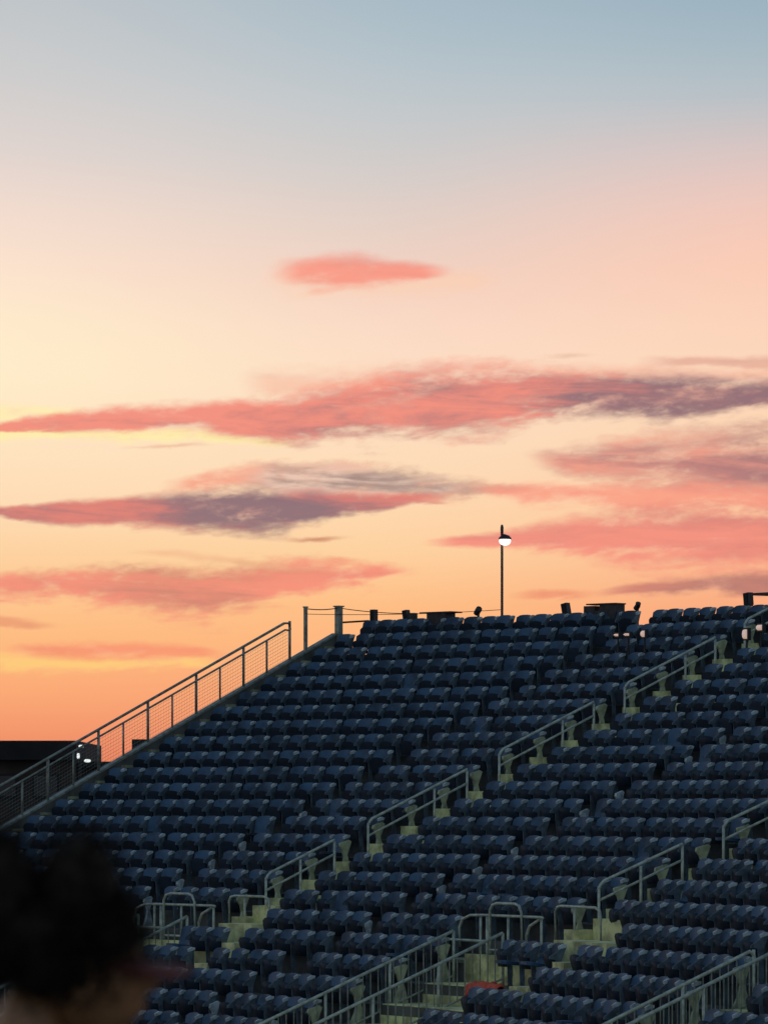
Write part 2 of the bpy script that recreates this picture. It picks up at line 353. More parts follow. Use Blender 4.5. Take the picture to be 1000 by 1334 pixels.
# ------------------------------------------------------------------ grandstand body
gp = line_left(RMIN)
stand = thing('grandstand', 'raked concrete grandstand filled with dark blue seats', 'grandstand', Matrix.Translation((gp.x, gp.y, 0)))
IN = stand.matrix_basis.inverted()
def part(name, mb, *mats, smooth=False, kind=None, label=None):
    o = link(name, mb.mesh(name, *mats, smooth=smooth), stand, IN.copy(), kind=kind, label=label); return o
fr, bk = -.62, .38                            # nosing and back of a tread, in rows from the seat line
for r in range(RMIN, RMAX+1):
    a = poly_line(r+fr); b = poly_line(r+bk); m = MB(); vs = []
    for p, q in zip(a, b): vs += [(p.x, p.y, zt(r)-RS-.16), (p.x, p.y, zt(r)), (q.x, q.y, zt(r)), (q.x, q.y, zt(r)-.2)]
    fs = []
    for i in range(len(a)-1):
        for k in range(4): fs.append((i*4+k, (i+1)*4+k, (i+1)*4+(k+1) % 4, i*4+(k+1) % 4))
    fs += [(0, 1, 2, 3), tuple(4*(len(a)-1)+k for k in (3, 2, 1, 0))]
    m.add(vs, fs); part('terrace_row', m, M['conc'])
m = MB()                                      # back wall, front wall and the left flank down to the ground
for q, zz in ((RMAX+bk, zt(RMAX)-.05), (RMIN+fr+.06, zt(RMIN)-RS-.1)):
    a = poly_line(q); b = poly_line(q+.25)
    vs = []
    for p, w in zip(a, b): vs += [(p.x, p.y, 0), (p.x, p.y, zz), (w.x, w.y, zz), (w.x, w.y, 0)]
    fs = []
    for i in range(len(a)-1):
        for k in range(4): fs.append((i*4+k, (i+1)*4+k, (i+1)*4+(k+1) % 4, i*4+(k+1) % 4))
    fs += [(0, 1, 2, 3), tuple(4*(len(a)-1)+k for k in (3, 2, 1, 0))]
    m.add(vs, fs)
part('stand_wall', m, M['conc'])
m = MB(); a = poly_line(RMAX+bk+.003); b = poly_line(RMAX+bk+.2); vs = []
for p, w in zip(a, b): vs += [(p.x, p.y, zt(RMAX)-.04), (p.x, p.y, zt(RMAX)+.5), (w.x, w.y, zt(RMAX)+.5), (w.x, w.y, zt(RMAX)-.04)]
fs = []
for i in range(len(a)-1):
    for k in range(4): fs.append((i*4+k, (i+1)*4+k, (i+1)*4+(k+1) % 4, i*4+(k+1) % 4))
fs += [(0, 1, 2, 3), tuple(4*(len(a)-1)+k for k in (3, 2, 1, 0))]
m.add(vs, fs); part('back_parapet', m, M['conc'])
# parapet that climbs the left flank
PZ = .74
m = MB(); vs = []
for q in (RMIN-.6, RMAX-.9):
    for off in (-.06, -.18):
        p = line_left(q)+ev(0)*off; vs += [(p.x, p.y, 0), (p.x, p.y, zt(q)+PZ)]
m.add(vs, [(0, 1, 5, 4), (2, 6, 7, 3), (1, 3, 7, 5), (0, 2, 3, 1), (4, 5, 7, 6), (0, 4, 6, 2)])
part('parapet', m, M['conc'])
m = MB(); vs = []
for q in (RMIN-.6, RMAX-.88):
    for off in (-.04, -.20):
        p = line_left(q)+ev(0)*off; vs += [(p.x, p.y, zt(q)+PZ+.003), (p.x, p.y, zt(q)+PZ+.05)]
m.add(vs, [(0, 1, 5, 4), (2, 6, 7, 3), (1, 3, 7, 5), (0, 2, 3, 1), (4, 5, 7, 6), (0, 4, 6, 2)])
part('coping', m, M['rail'])

# aisles: run, left edge u, first and last row
AW = 1.2; SW = 1.6
CU = 9.39+SW
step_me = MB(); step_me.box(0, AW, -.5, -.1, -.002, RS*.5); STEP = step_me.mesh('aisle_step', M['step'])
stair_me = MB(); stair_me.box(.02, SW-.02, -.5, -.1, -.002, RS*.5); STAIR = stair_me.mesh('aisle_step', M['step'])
pad_me = MB(); pad_me.box(0, AW, -.49, .3, .002, .02); PAD = pad_me.mesh('tread_pad', M['step'])
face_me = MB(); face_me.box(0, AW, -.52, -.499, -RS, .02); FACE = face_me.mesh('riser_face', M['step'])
spad_me = MB(); spad_me.box(.02, SW-.02, -.49, .3, .002, .02); SPAD = spad_me.mesh('tread_pad', M['step'])
def sp(name, me, mw): link(name, me, stand, IN @ mw)
for i, u0, rr in ((1, 0, range(-2, RMAX+1)), (3, 0, range(-2, RMAX+1)), (3, CU, range(-2, RMAX+1))):
    for r in rr:
        sp('aisle_step', STEP, FM(i, r, u0, 0, .8-.0) if r < RMAX else FM(i, r, u0)); sp('tread_pad', PAD, FM(i, r, u0)); sp('riser_face', FACE, FM(i, r, u0))
for i, u0 in ((1, -SW), (2, None), (3, CU-SW)):
    for r in range(RMIN, -2):
        uu = u0 if u0 is not None else u_of(2, r, ORG[3](r))-SW
        sp('aisle_step', STAIR, FM(i, r, uu, 0, .8)); sp('tread_pad', SPAD, FM(i, r, uu))
# short offset steps beside the landings
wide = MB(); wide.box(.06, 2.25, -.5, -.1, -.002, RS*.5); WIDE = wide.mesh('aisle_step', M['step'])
wpad = MB(); wpad.box(.06, 2.25, -.49, .3, .002, .02); WPAD = wpad.mesh('tread_pad', M['step'])
for r in range(RMIN, -3): sp('aisle_step', WIDE, FM(3, r, 0, 0, .8)); sp('tread_pad', WPAD, FM(3, r, 0))
def block(i, r, u0, u1, z0, z1, n0=-.1, n1=.34):
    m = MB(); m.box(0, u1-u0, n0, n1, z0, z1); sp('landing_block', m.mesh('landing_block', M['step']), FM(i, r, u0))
block(1, -1, .33, 1.30, .0, .48); block(1, -2, .50, 1.55, .0, .50, -.2); block(1, -3, 1.72, 2.12, .10, .52, -.2); block(1, -4, 1.85, 2.25, .1, .5)
block(3, -1, .60, 1.75, .0, .46); block(3, -2, .95, 3.05, .0, .46, -.2); block(3, -3, 2.65, 3.10, .10, .50, -.2); block(3, -4, 2.45, 3.2, .1, .45)

# ------------------------------------------------------------------ seats
def backrest_mesh():
    m = MB(); nu, nz = 6, 4; W = .212
    def pt(a, b, t):
        u = (a/nu*2-1)*W; top = .80-.055*(abs(u)/W)**4; z = .43+(top-.43)*b/nz
        return (u, (z-.62)*.20-.035*(u/W)**2+t*(.034-.01*(b/nz)), z)
    fr_ = [pt(a, b, 0) for b in range(nz+1) for a in range(nu+1)]; bk_ = [pt(a, b, 1) for b in range(nz+1) for a in range(nu+1)]
    N = len(fr_); w = nu+1; fs = []
    for b in range(nz):
        for a in range(nu):
            k = b*w+a; fs.append((k, k+1, k+w+1, k+w)); fs.append((N+k, N+k+w, N+k+w+1, N+k+1))
    for b in range(nz):
        k = b*w; fs.append((k, k+w, N+k+w, N+k)); k += nu; fs.append((k, N+k, N+k+w, k+w))
    for a in range(nu):
        fs.append((a, N+a, N+a+1, a+1)); k = nz*w+a; fs.append((k, k+1, N+k+1, N+k))
    m.add(fr_+bk_, fs); return m
def pan_mesh(down=False, lean=.42):
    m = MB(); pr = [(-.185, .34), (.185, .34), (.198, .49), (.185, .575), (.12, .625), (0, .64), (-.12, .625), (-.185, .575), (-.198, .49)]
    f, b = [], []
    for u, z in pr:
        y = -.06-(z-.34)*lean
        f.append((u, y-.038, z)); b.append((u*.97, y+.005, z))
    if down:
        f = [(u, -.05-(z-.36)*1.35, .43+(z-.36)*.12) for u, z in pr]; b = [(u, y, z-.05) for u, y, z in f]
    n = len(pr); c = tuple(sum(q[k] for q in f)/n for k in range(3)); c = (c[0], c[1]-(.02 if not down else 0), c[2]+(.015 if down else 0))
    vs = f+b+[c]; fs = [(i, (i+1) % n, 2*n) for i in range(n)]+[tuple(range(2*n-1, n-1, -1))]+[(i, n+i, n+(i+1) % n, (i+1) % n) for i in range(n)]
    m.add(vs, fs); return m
def bracket_mesh():
    m = MB()
    m.prism([(.045, .73), (.005, .76), (-.06, .70), (-.25, .585), (-.26, .545), (-.14, .53), (-.13, .40), (-.10, 0), (-.02, 0), (-.04, .40), (-.03, .55)], .241, .259)
    m.mi = 1; m.prism([(-.09, .70), (.04, .735), (.045, .775), (-.02, .785), (-.10, .745)], .226, .274)
    return m
def arm_cap_mesh():
    m = MB(); m.prism([(-.27, .585), (-.05, .70), (-.06, .725), (-.28, .61)], .225, .275); return m
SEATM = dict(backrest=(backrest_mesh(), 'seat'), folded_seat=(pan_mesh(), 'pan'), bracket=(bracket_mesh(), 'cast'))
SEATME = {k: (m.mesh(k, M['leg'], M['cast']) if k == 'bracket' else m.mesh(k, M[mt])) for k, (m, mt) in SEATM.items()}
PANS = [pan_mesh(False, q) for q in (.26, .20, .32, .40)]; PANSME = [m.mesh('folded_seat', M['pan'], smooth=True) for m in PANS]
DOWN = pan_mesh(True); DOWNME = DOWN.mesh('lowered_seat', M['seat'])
for me in SEATME.values(): me.shade_smooth(); me.set_sharp_from_angle(angle=R_(40))
SP = .5
seats = []        # (run, row, u, block text, ordinal, side)
def fill(i, r, u0, u1, side, blockname):
    """seats between u0 and u1, packed against the named side ('l' or 'r')"""
    n = int((u1-u0)/SP+1e-6); pt = min(.545, (u1-u0)/max(1, n))
    for k in range(n):
        u = u0+pt*(k+.5) if side == 'l' else u1-pt*(k+.5)
        seats.append([i, r, u, blockname, k, side])
for r in range(RMIN+1, RMAX+1):
    L = u_of(0, r, line_left(r)); k1 = u_of(1, r, ORG[0](r)); k2 = u_of(1, r, ORG[2](r)); bb = u_of(2, r, ORG[3](r))
    g = .16
    fill(0, r, L+.05, -g, 'l', 'left end')
    e1 = 0; e3 = bb
    if r == -2: e1 = -2.45; e3 = bb-2.6
    if r <= -3: e1 = -SW-.06; e3 = bb-SW-.06
    fill(1, r, k1+g, e1, 'r', 'first aisle left')
    fill(2, r, g, e3, 'r', 'second aisle left')
    fill(3, r, CU+(AW if r >= -1 else 1.75 if r == -2 else .08), END, 'l', 'third stair right')
    for i, end in ((1, k2-g), (3, CU if r > -2 else CU-2.6 if r == -2 else CU-SW-.06)):
        if r >= -1: fill(i, r, AW, end, 'l', ('first' if i == 1 else 'second')+' aisle right')
        elif r == -2: fill(i, r, 1.75 if i == 1 else 3.2, end, 'l', ('first' if i == 1 else 'second')+' aisle right')
        elif r in (-3, -4):
            w_ = 0 if i == 1 else 1.0; (i == 1 or r == -3) and fill(i, r, .08, 1.65+w_, 'l', ('first' if i == 1 else 'second')+' stair near'); fill(i, r, 2.16+w_+(.14 if r == -4 else 0), end, 'l', ('first' if i == 1 else 'second')+' landing steps right')
        else: fill(i, r, .08 if i == 1 else 2.35, end, 'l', ('first' if i == 1 else 'second')+' stair right')
vis = []
for s in seats:
    mw = FM(s[0], s[1], s[2]); p = mw.translation; x, y = proj(p+Vector((0, 0, .7)))
    if -330 < x < 1600 and y < 1600:
        s.append(mw); s.append(F/p.y if (5 < x < 995 and y < 1330 and not (x < 200 and y > 1090)) else 0); vis.append(s)
vis.sort(key=lambda s: -s[7])
rs = random.Random(5)
def th(n):
    return '%d%s' % (n, 'th' if 10 <= n % 100 <= 20 else {1: 'st', 2: 'nd', 3: 'rd'}.get(n % 10, 'th'))
where = {'left end': 'from the sloping left parapet', 'first aisle left': 'left of the first aisle', 'second aisle left': 'left of the second aisle',
         'first aisle right': 'right of the first aisle', 'second aisle right': 'right of the second aisle',
         'first stair near': 'right of first picket stair', 'second stair near': 'right of second picket stair',
         'first stair right': 'right of first picket stair', 'second stair right': 'right of second picket stair',
         'third stair right': 'right of third picket stair', 'first landing steps right': 'past first landing steps', 'second landing steps right': 'past second landing steps'}
rest = {k: MB() for k in ('seat', 'pan', 'cast')}
big = MB()
for idx, s in enumerate(vis):
    i, r, u, bn, k, side, mw, size = s
    mw = mw @ Matrix.Rotation(R_(rs.gauss(0, 1.6)), 4, 'Z') @ Matrix.Rotation(R_(rs.gauss(0, 2.0)), 4, 'X')
    down = rs.random() < .035; pv = rs.choice((0, 0, 0, 1, 1, 2, 2, 3))
    if idx < 300:
        w = where[bn]
        if r <= -3 and bn.endswith('aisle left'): w = w.replace('aisle', 'picket stair').replace('the ', '')
        t = thing('stadium_seat', 'dark blue %s seat, %s row from the top, %s %s' % ('lowered' if down else 'folding', th(RMAX-r+1), th(k+1), w), 'seat', mw, 'dark blue seats of the grandstand')
        for nme in ('backrest', 'folded_seat', 'bracket'):
            if nme == 'folded_seat' and down: link('lowered_seat', DOWNME, t)
            else: link(nme, PANSME[pv] if nme == 'folded_seat' else SEATME[nme], t)
    else:
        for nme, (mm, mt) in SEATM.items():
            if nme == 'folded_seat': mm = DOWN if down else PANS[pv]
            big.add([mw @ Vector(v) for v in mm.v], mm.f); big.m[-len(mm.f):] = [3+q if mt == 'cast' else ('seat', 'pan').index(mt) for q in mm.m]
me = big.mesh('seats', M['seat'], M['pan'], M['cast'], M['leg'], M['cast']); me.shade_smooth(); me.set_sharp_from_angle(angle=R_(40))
link('seats', me, label='rows of dark blue folding seats climbing the grandstand', cat='seats', kind='stuff', group='dark blue seats of the grandstand')

# end standards at the aisles and at the bends
es = MB()
es.prism([(-.24, .56), (-.23, .62), (-.02, .68), (.03, .65), (-.02, .52), (-.07, .40), (-.03, .26), (.03, .06), (.03, 0), (-.24, 0), (-.24, .05), (-.16, .22), (-.13, .36), (-.17, .48)], 0, .06)
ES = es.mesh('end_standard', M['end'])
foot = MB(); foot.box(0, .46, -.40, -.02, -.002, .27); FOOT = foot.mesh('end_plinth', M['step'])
ESK = es.mesh('end_standard', M['cast'])
for r in range(RMIN+1, RMAX+1):
    if r >= -1:
        for i, u in ((1, 0), (3, 0), (3, CU)):
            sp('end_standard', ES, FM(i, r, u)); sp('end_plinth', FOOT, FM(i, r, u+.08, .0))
    else:
        if r <= -3:
            sp('end_standard', ES, FM(1, r, -SW-.07)); sp('end_standard', ES, FM(2, r, u_of(2, r, ORG[3](r))-SW-.07)); sp('end_standard', ES, FM(3, r, CU-SW-.07))
    if r < 12:
        for i, b in ((0, 1), (1, 2)):
            L = u_of(0, r, line_left(r))
            if i == 0: u = -.16
            else:
                k2 = u_of(1, r, ORG[2](r)); u0 = AW if r >= -1 else (1.75 if r == -2 else (2.16 if r == -3 else 2.3 if r == -4 else .08)); u = k2-.16
            if rs.random() < .5: sp('end_standard', ESK, FM(i, r, u+.02) @ Matrix.Diagonal((1, rs.uniform(.5, .8), rs.uniform(.8, .95), 1)))
arm = MB(); arm.box(-.26, .02, -.30, .06, .46, .52); arm.box(-.03, .0, -.16, -.05, 0, .47); ARM = arm.mesh('end_shelf', M['end'])
for r in range(0, RMAX): sp('end_shelf', ARM, FM(0, r, u_of(0, r, line_left(r))+.03))

# ------------------------------------------------------------------ handrails in the aisles
def handrail(i, u, rows, label, group, ht=1.03, mid=.76):
    base = FM(i, rows[0], u); t = thing('handrail', label, 'handrail', base, group); inv = base.inverted()
    def at(r, z, n=0.0): return inv @ FM(i, r, u, z, n).translation
    a, b = rows[0], rows[-1]
    m = MB(); m.tube([at(a, ht-.07), at(a+.05, ht-.01), at(a+.12, ht+.02)]+[at(b-.1, ht), at(b, ht-.0)], .026, 7); link('top_rail', m.mesh('top_rail', M['galv'], smooth=True), t)
    m = MB(); m.tube([at(a, mid), at(b, mid)], .022, 6); link('mid_rail', m.mesh('mid_rail', M['galv'], smooth=True), t)
    for r in rows:
        m = MB(); m.tube([at(r, .0), at(r, ht-.03)], .024, 7); link('post', m.mesh('post', M['galv'], smooth=True), t)
GA = 'tubular handrails in the aisles'
for i, nm in ((1, 'first'), (3, 'second')):
    for k, (rows, nth) in enumerate((((-1, 0, 1), 'lowest'), ((2, 4, 5), 'second from bottom'), ((6, 8, 9), 'third from bottom'), ((10, 12, 13), 'fourth from bottom'), ((14, 15, 16), 'topmost'))):
        if i == 3 and k > 1: continue
        handrail(i, .62, rows, 'grey tubular handrail in the %s aisle from left, %s of its line' % (nm, nth), GA)

# ------------------------------------------------------------------ landing guard rails, hoops and picket stairs
def guard(i, r, off, label):
    base = FM(i, r, off, -.11, -.42); t = thing('guard_rail', label, 'guard rail', base, 'guard rails at the landings')
    def tb(name, pts, rad=.024):
        m = MB(); m.tube([(x, y, z) for x, y, z in pts], rad, 7); link(name, m.mesh(name, M['galv'], smooth=True), t)
    tb('top_rail', [(-1.95, 0, .38), (-1.95, 0, .72), (-1.85, 0, .86), (-1.6, 0, .93), (-1.2, 0, .94), (.0, 0, .94), (.62, 0, .94), (.70, 0, .93)])
    tb('low_rail', [(-2.7 if i == 2 else -2.15, 0, .50), (-1.0, 0, .50)])
    tb('hoop', [(-.92, -.03, .30), (-.92, -.03, 1.02), (-.84, -.03, 1.12), (-.70, -.03, 1.15), (-.12, -.03, 1.15), (.0, -.03, 1.12), (.08, -.03, 1.0), (.08, -.03, .30)])
    tb('hoop_foot', [(-.92, -.03, .36), (.08, -.03, .36)], .02)
    tb('end_bend', [(.12, .04, .30), (.12, .04, .62), (.22, .04, .78), (.60, .04, .93)])
    for x in (-1.3, -1.08, -.42, .62):
        m = MB(); m.tube([(x, .02, 0), (x, .02, .93)], .03 if x == -1.08 else .022, 7); link('post', m.mesh('post', M['galv'], smooth=True), t)
guard(1, -2, .0, 'tubular guard rail with hoop, on the landing of the first aisle')
guard(2, -2, u_of(2, -2, ORG[3](-2)), 'tubular guard rail with hoop, on the landing of the second aisle')
def hoop(i, label):
    base = FM(i, -1, .62, 0, -.40); t = thing('hoop_rail', label, 'guard rail', base, 'hoop rails above the landings')
    k = 1.0 if i == 1 else 1.45
    m = MB(); m.tube([(-.62*k, 0, .05), (-.62*k, 0, .56), (-.56*k, 0, .64), (-.45*k, 0, .66), (.5*k, 0, .66), (.62*k, 0, .62), (.66*k, 0, .52), (.66*k, 0, .02)], .024, 7); link('hoop', m.mesh('hoop', M['galv'], smooth=True), t)
    m = MB(); m.tube([(-.15, .02, .0), (-.15, .02, .65)], .02, 6); link('post', m.mesh('post', M['galv'], smooth=True), t)
hoop(1, 'small hoop rail at the foot of the first aisle handrails'); hoop(3, 'small hoop rail at the foot of the second aisle handrails')
PK = MB(); PK.tube([(0, 0, 0), (0, 0, 1)], .011, 5); PK = PK.mesh('picket', M['rail'])
def balustrade(i, uf, r0, r1, label, ht=.86, curl=False, pickets=True):
    base = FM(i, r1, uf(r1)); t = thing('picket_balustrade', label, 'balustrade', base, 'picket balustrades of the lower stairs'); inv = base.inverted()
    def at(r, z): return inv @ FM(i, r, uf(r), z).translation
    m = MB(); pts = [at(r0, ht), at(r1, ht)]
    if curl: pts = [at(r0, ht), at(r1-.25, ht), at(r1-.08, ht), at(r1, ht-.08), at(r1+.04, ht-.22), at(r1+.02, .45)]
    m.tube(pts, .028, 7); link('top_rail', m.mesh('top_rail', M['galv'], smooth=True), t)
    m = MB(); m.tube([at(r0, .10), at(r1, .10)], .018, 6); link('bottom_rail', m.mesh('bottom_rail', M['galv'], smooth=True), t)
    r = r1
    while r >= r0:
        m = MB(); m.tube([at(r, -.1), at(r, ht)], .026, 7); link('post', m.mesh('post', M['galv'], smooth=True), t); r -= 1.5
    n = int((r1-r0)*TR/.14)
    for k in range(1, n):
        q = r1-(r1-r0)*k/n; p0 = at(q, .10); link('picket', PK, t, Matrix.Translation(p0) @ Matrix.Diagonal((1, 1, ht-.10, 1)))
bu = lambda r: u_of(2, r, ORG[3](r))
balustrade(1, lambda r: -SW, -10, -2.7, 'picket balustrade on left side of the first stair, behind the person')
balustrade(1, lambda r: 0.0, -10, -2.7, 'picket balustrade on right side of the first stair, beside the person')
balustrade(2, lambda r: bu(r)-SW, -10, -2.9, 'picket balustrade along left side of the second stair at bottom centre')
balustrade(2, lambda r: bu(r)-.02, -10, -2.9, 'picket balustrade along right side of the second stair at bottom centre')
balustrade(3, lambda r: CU-SW, -9, -2.9, 'picket balustrade with curled end at the bottom right corner', curl=True)
balustrade(3, lambda r: CU-.9, -9, -2.9, 'nearer picket balustrade of the stair in the bottom right corner')
# pale side walls that carry the stair heads
for i, uu in ((1, -SW-.12), (2, None)):
    u = uu if uu is not None else bu(-3)-SW-.12
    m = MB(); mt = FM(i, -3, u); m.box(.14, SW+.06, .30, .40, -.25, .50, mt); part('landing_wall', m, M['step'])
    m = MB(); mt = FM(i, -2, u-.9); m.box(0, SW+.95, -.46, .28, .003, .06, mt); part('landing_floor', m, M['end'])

# red cloth on the steps right of the second stair
mt = FM(3, -4, .42, -.04, .36) @ Matrix.Rotation(R_(7), 4, 'Z') @ Matrix.Diagonal((.95, 1.0, .95, 1)) @ Matrix.Translation((0, 0, -.0))
m = MB(); nu, nw = 18, 10; vs = []
for a in range(nu+1):
    for b in range(nw+1):
        u = (a/nu-.5)*1.05; w = b/nw*math.pi; rr = (.10+.05*noise.noise(Vector((a*.45, b*.5, 2)))+.018*math.sin(a*1.9+b*.4))*(1-.35*abs(a/nu*2-1)**3)
        vs.append((u+.05*noise.noise(Vector((a*.7, b*.7, 7))), -math.cos(w)*(rr+.07), .40+math.sin(w)*rr-.14*abs(math.cos(w))**3*(1+.5*noise.noise(Vector((a*.6, 0, 3))))))
fs = [(a*(nw+1)+b, (a+1)*(nw+1)+b, (a+1)*(nw+1)+b+1, a*(nw+1)+b+1) for a in range(nu) for b in range(nw)]
m.add(vs, fs); me = m.mesh('red_cloth', M['red'], smooth=True)
o = link('red_cloth', me, None, mt, 'crumpled red cloth on the pale steps beside the second picket stair', 'cloth')
sm = o.modifiers.new('thickness', 'SOLIDIFY'); sm.thickness = .02

# ------------------------------------------------------------------ railing on the left parapet
def LP(r, z, off=-.12): p = line_left(r)+ev(0)*off; return Vector((p.x, p.y, zt(r)+z))
b0 = LP(0, PZ); t = thing('parapet_railing', 'long sloping railing with wire mesh on the left parapet', 'railing', Matrix.Translation(b0))
def tb(name, pts, rad, mt='rail', n=6, par=t, o=b0):
    m = MB(); m.tube([Vector(p)-o for p in pts], rad, n); return link(name, m.mesh(name, M[mt], smooth=True), par)
RA, RB = -4.0, 13.2
tb('top_rail', [LP(RA, PZ+.92), LP(RB-.15, PZ+.92), LP(RB+.05, PZ+.86), LP(RB+.1, PZ+.7)], .030)
tb('second_rail', [LP(RA, PZ+.76), LP(RB-.1, PZ+.76), LP(RB+.05, PZ+.70)], .022)
m = MB()
for k in range(9): m.tube([LP(RA, PZ+.70-k*.075)-b0, LP(RB, PZ+.70-k*.075)-b0], .003, 4)
q = RA
while q < RB: m.tube([LP(q, PZ+.05)-b0, LP(q, PZ+.74)-b0], .0018, 3); q += .1
link('wire_mesh', m.mesh('wire_mesh', M['rail']), t, kind='stuff')
r = RB+.08; k = 0
while r > RA:
    tb('post', [LP(r, PZ), LP(r, PZ+(.90 if k % 2 == 0 else .75))], .030 if k % 2 == 0 else .022); r -= .93; k += 1

# ------------------------------------------------------------------ kit along the top row
def topm(i, u, z=0.0, n=.16): return FM(i, RMAX, u, z, n)
def postthing(r, off, h, w, label, cables=()):
    p = LP(r, 0, off); t = thing('end_post', label, 'post', Matrix.Translation(p) @ Matrix.Rotation(-PH[0], 4, 'Z'))
    m = MB(); m.box(-w/2, w/2, -w/2, w/2, 0, h); m.box(-w*.7, w*.7, -w*.7, w*.7, h, h+.03); link('shaft', m.mesh('shaft', M['rail']), t)
    m = MB(); m.box(-w, w, -w, w, -.01, .03); link('base_plate', m.mesh('base_plate', M['rail']), t); return t
pa = LP(13.9, 0, -.1); pb = LP(15.2, 0, -.05)
postthing(13.9, -.1, 1.74, .065, 'tall thin post at the top of the left parapet railing')
postthing(15.2, -.05, 1.35, .13, 'thicker square post at the left end of the top rows')
def cablething(a, b, sag, rad, label):
    t = thing('cable', label, 'cable', Matrix.Translation(a)); m = MB()
    m.tube([(Vector(a)*(1-q/12)+Vector(b)*(q/12)+Vector((0, 0, -sag*4*(q/12)*(1-q/12))))-Vector(a) for q in range(13)], rad, 5)
    o = link('strand', m.mesh('strand', M['dark'], smooth=True), t)
e1 = topm(0, -6.9, .92).translation; e2 = topm(0, -4.2, .83).translation; e3 = topm(0, -8.1, .74).translation
cablething(pa+Vector((0, 0, 1.72)), pb+Vector((0, 0, 1.33)), .03, .012, 'thin wire between the tall post and the square post')
cablething(pb+Vector((0, 0, 1.33)), e1, .03, .010, 'thin wire from the square post to the top row')
cablething(pa+Vector((0, 0, 1.60)), e2+Vector((0, 0, .1)), .05, .007, 'faint long wire from the tall post along the top row')
cablething(pb+Vector((0, 0, 1.0)), e3+Vector((0, 0, .05)), .0, .022, 'thick dark bar from the square post to the top row end')
def kit(name, u, label, cat, build, i=0, z=.0):
    t = thing(name, label, cat, topm(i, u, z)); build(t)
def lk(t, name, fn, mt='dark'):
    m = MB(); fn(m); link(name, m.mesh(name, M[mt]), t)
def small_speaker(h, w, tilt=8):
    def b(t):
        rt = Matrix.Translation((0, 0, h)) @ Matrix.Rotation(R_(tilt), 4, 'Y')
        lk(t, 'stem', lambda m: m.tube([(0, 0, 0), (0, 0, h)], .03))
        def cab(m):
            m.box(-w/2, w/2, -.07, .07, -.02, .24, rt)
        lk(t, 'cabinet', cab)
        lk(t, 'grille', lambda m: m.box(-w/2+.02, w/2-.02, -.085, -.071, .0, .22, rt), 'roofb')
        lk(t, 'bracket', lambda m: m.box(-w/2-.02, w/2+.02, -.03, .03, -.05, -.021, rt))
    return b
kit('loudspeaker', -7.95, 'small dark box on a stem at the left end of the top row', 'loudspeaker', small_speaker(.80, .12, 0))
kit('loudspeaker', -6.95, 'pair of small tilted dark boxes left of the flat-topped stand', 'loudspeaker', lambda t: (small_speaker(.76, .12, -10)(t), lk(t, 'second_cabinet', lambda m: m.box(.12, .25, -.07, .07, .74, .93))))
def flat_stand(t):
    lk(t, 'table_top', lambda m: m.box(-.46, .46, -.2, .2, .90, .93))
    lk(t, 'body', lambda m: m.box(-.27, .28, -.17, .17, .5, .899))
    for x in (-.28, .28): lk(t, 'leg', lambda m: m.tube([(x, 0, 0), (x, 0, .5)], .03))
kit('camera_stand', -5.95, 'flat-topped dark stand rising above the top row left of the lamp post', 'stand', flat_stand)
kit('spotlight', -4.85, 'tiny dark spotlight sticking up just left of the lamp post', 'spotlight', lambda t: (lk(t, 'stem', lambda m: m.tube([(0, 0, 0), (0, 0, .86)], .03)), lk(t, 'head', lambda m: m.tube([(-.06, 0, .86), (0, -.02, .92), (.07, -.05, .97)], .07, 8))))
kit('loudspeaker', -2.32, 'small tilted dark box on a stem right of the lamp post', 'loudspeaker', small_speaker(.78, .15, -12))
def control_box(t):
    lk(t, 'cabinet_left', lambda m: m.box(-.42, -.12, -.16, .16, .55, .93))
    lk(t, 'cabinet_right', lambda m: m.box(.02, .46, -.16, .16, .55, .95))
    lk(t, 'lid', lambda m: m.box(-.34, .48, -.18, .18, .951, .98))
    lk(t, 'shelf', lambda m: m.box(-.119, .019, -.16, .16, .55, .82))
    for x in (-.42, .5): lk(t, 'leg', lambda m: m.tube([(x, 0, 0), (x, 0, .55)], .03))
kit('equipment_cabinet', -1.30, 'wide dark cabinet with a gap of sky in its middle on the top row', 'cabinet', control_box)
kit('spotlight', -.36, 'tiny dark spotlight right of the wide cabinet on the top row', 'spotlight', lambda t: (lk(t, 'stem', lambda m: m.tube([(0, 0, 0), (0, 0, .84)], .03)), lk(t, 'head', lambda m: m.tube([(-.05, 0, .84), (.02, -.02, .9), (.06, -.05, .96)], .06, 8))))
kit('loudspeaker', -1.21, 'dark loudspeaker above the topmost handrail of the first aisle', 'loudspeaker', small_speaker(.82, .16, -6), i=1)
kit('camera_stand', -.30, 'flat dark plate on a stand at the right edge of the top row', 'stand', lambda t: (lk(t, 'plate', lambda m: m.box(-.5, .6, -.3, .3, .98, 1.03)), lk(t, 'leg', lambda m: m.tube([(.3, 0, 0), (.3, 0, .98)], .03))), i=1)

# glowing panels added to imitate sky seen through gaps below the top rows
def gap_glow(i, r, u, z, w, h, label):
    t = thing('gap_glow', label, 'lamp', FM(i, r, u, z, -.30), 'panels glowing as sky gaps between the upper rows')
    lk(t, 'housing', lambda m: m.box(-w/2-.03, w/2+.03, .02, .1, -h/2-.03, h/2+.03))
    lk(t, 'lens', lambda m: m.prism([(.019, -h/2), (-.02, -h/2+.03), (-.03, 0), (-.02, h/2-.03), (.019, h/2)], -w/2, w/2), 'gapw')  # emissive face in the sky's colour, not a real lamp lens
    lk(t, 'stalk', lambda m: m.tube([(0, .06, -h/2-.03), (0, .06, -z)], .02))
gap_glow(1, 14, -2.20, .86, .08, .13, 'bright warm sky-gap panel right of a dim pair, between upper rows beside the first aisle')
gap_glow(1, 14, -2.72, .86, .13, .05, 'dim warm sky-gap panel in the middle of three beside the first aisle top')
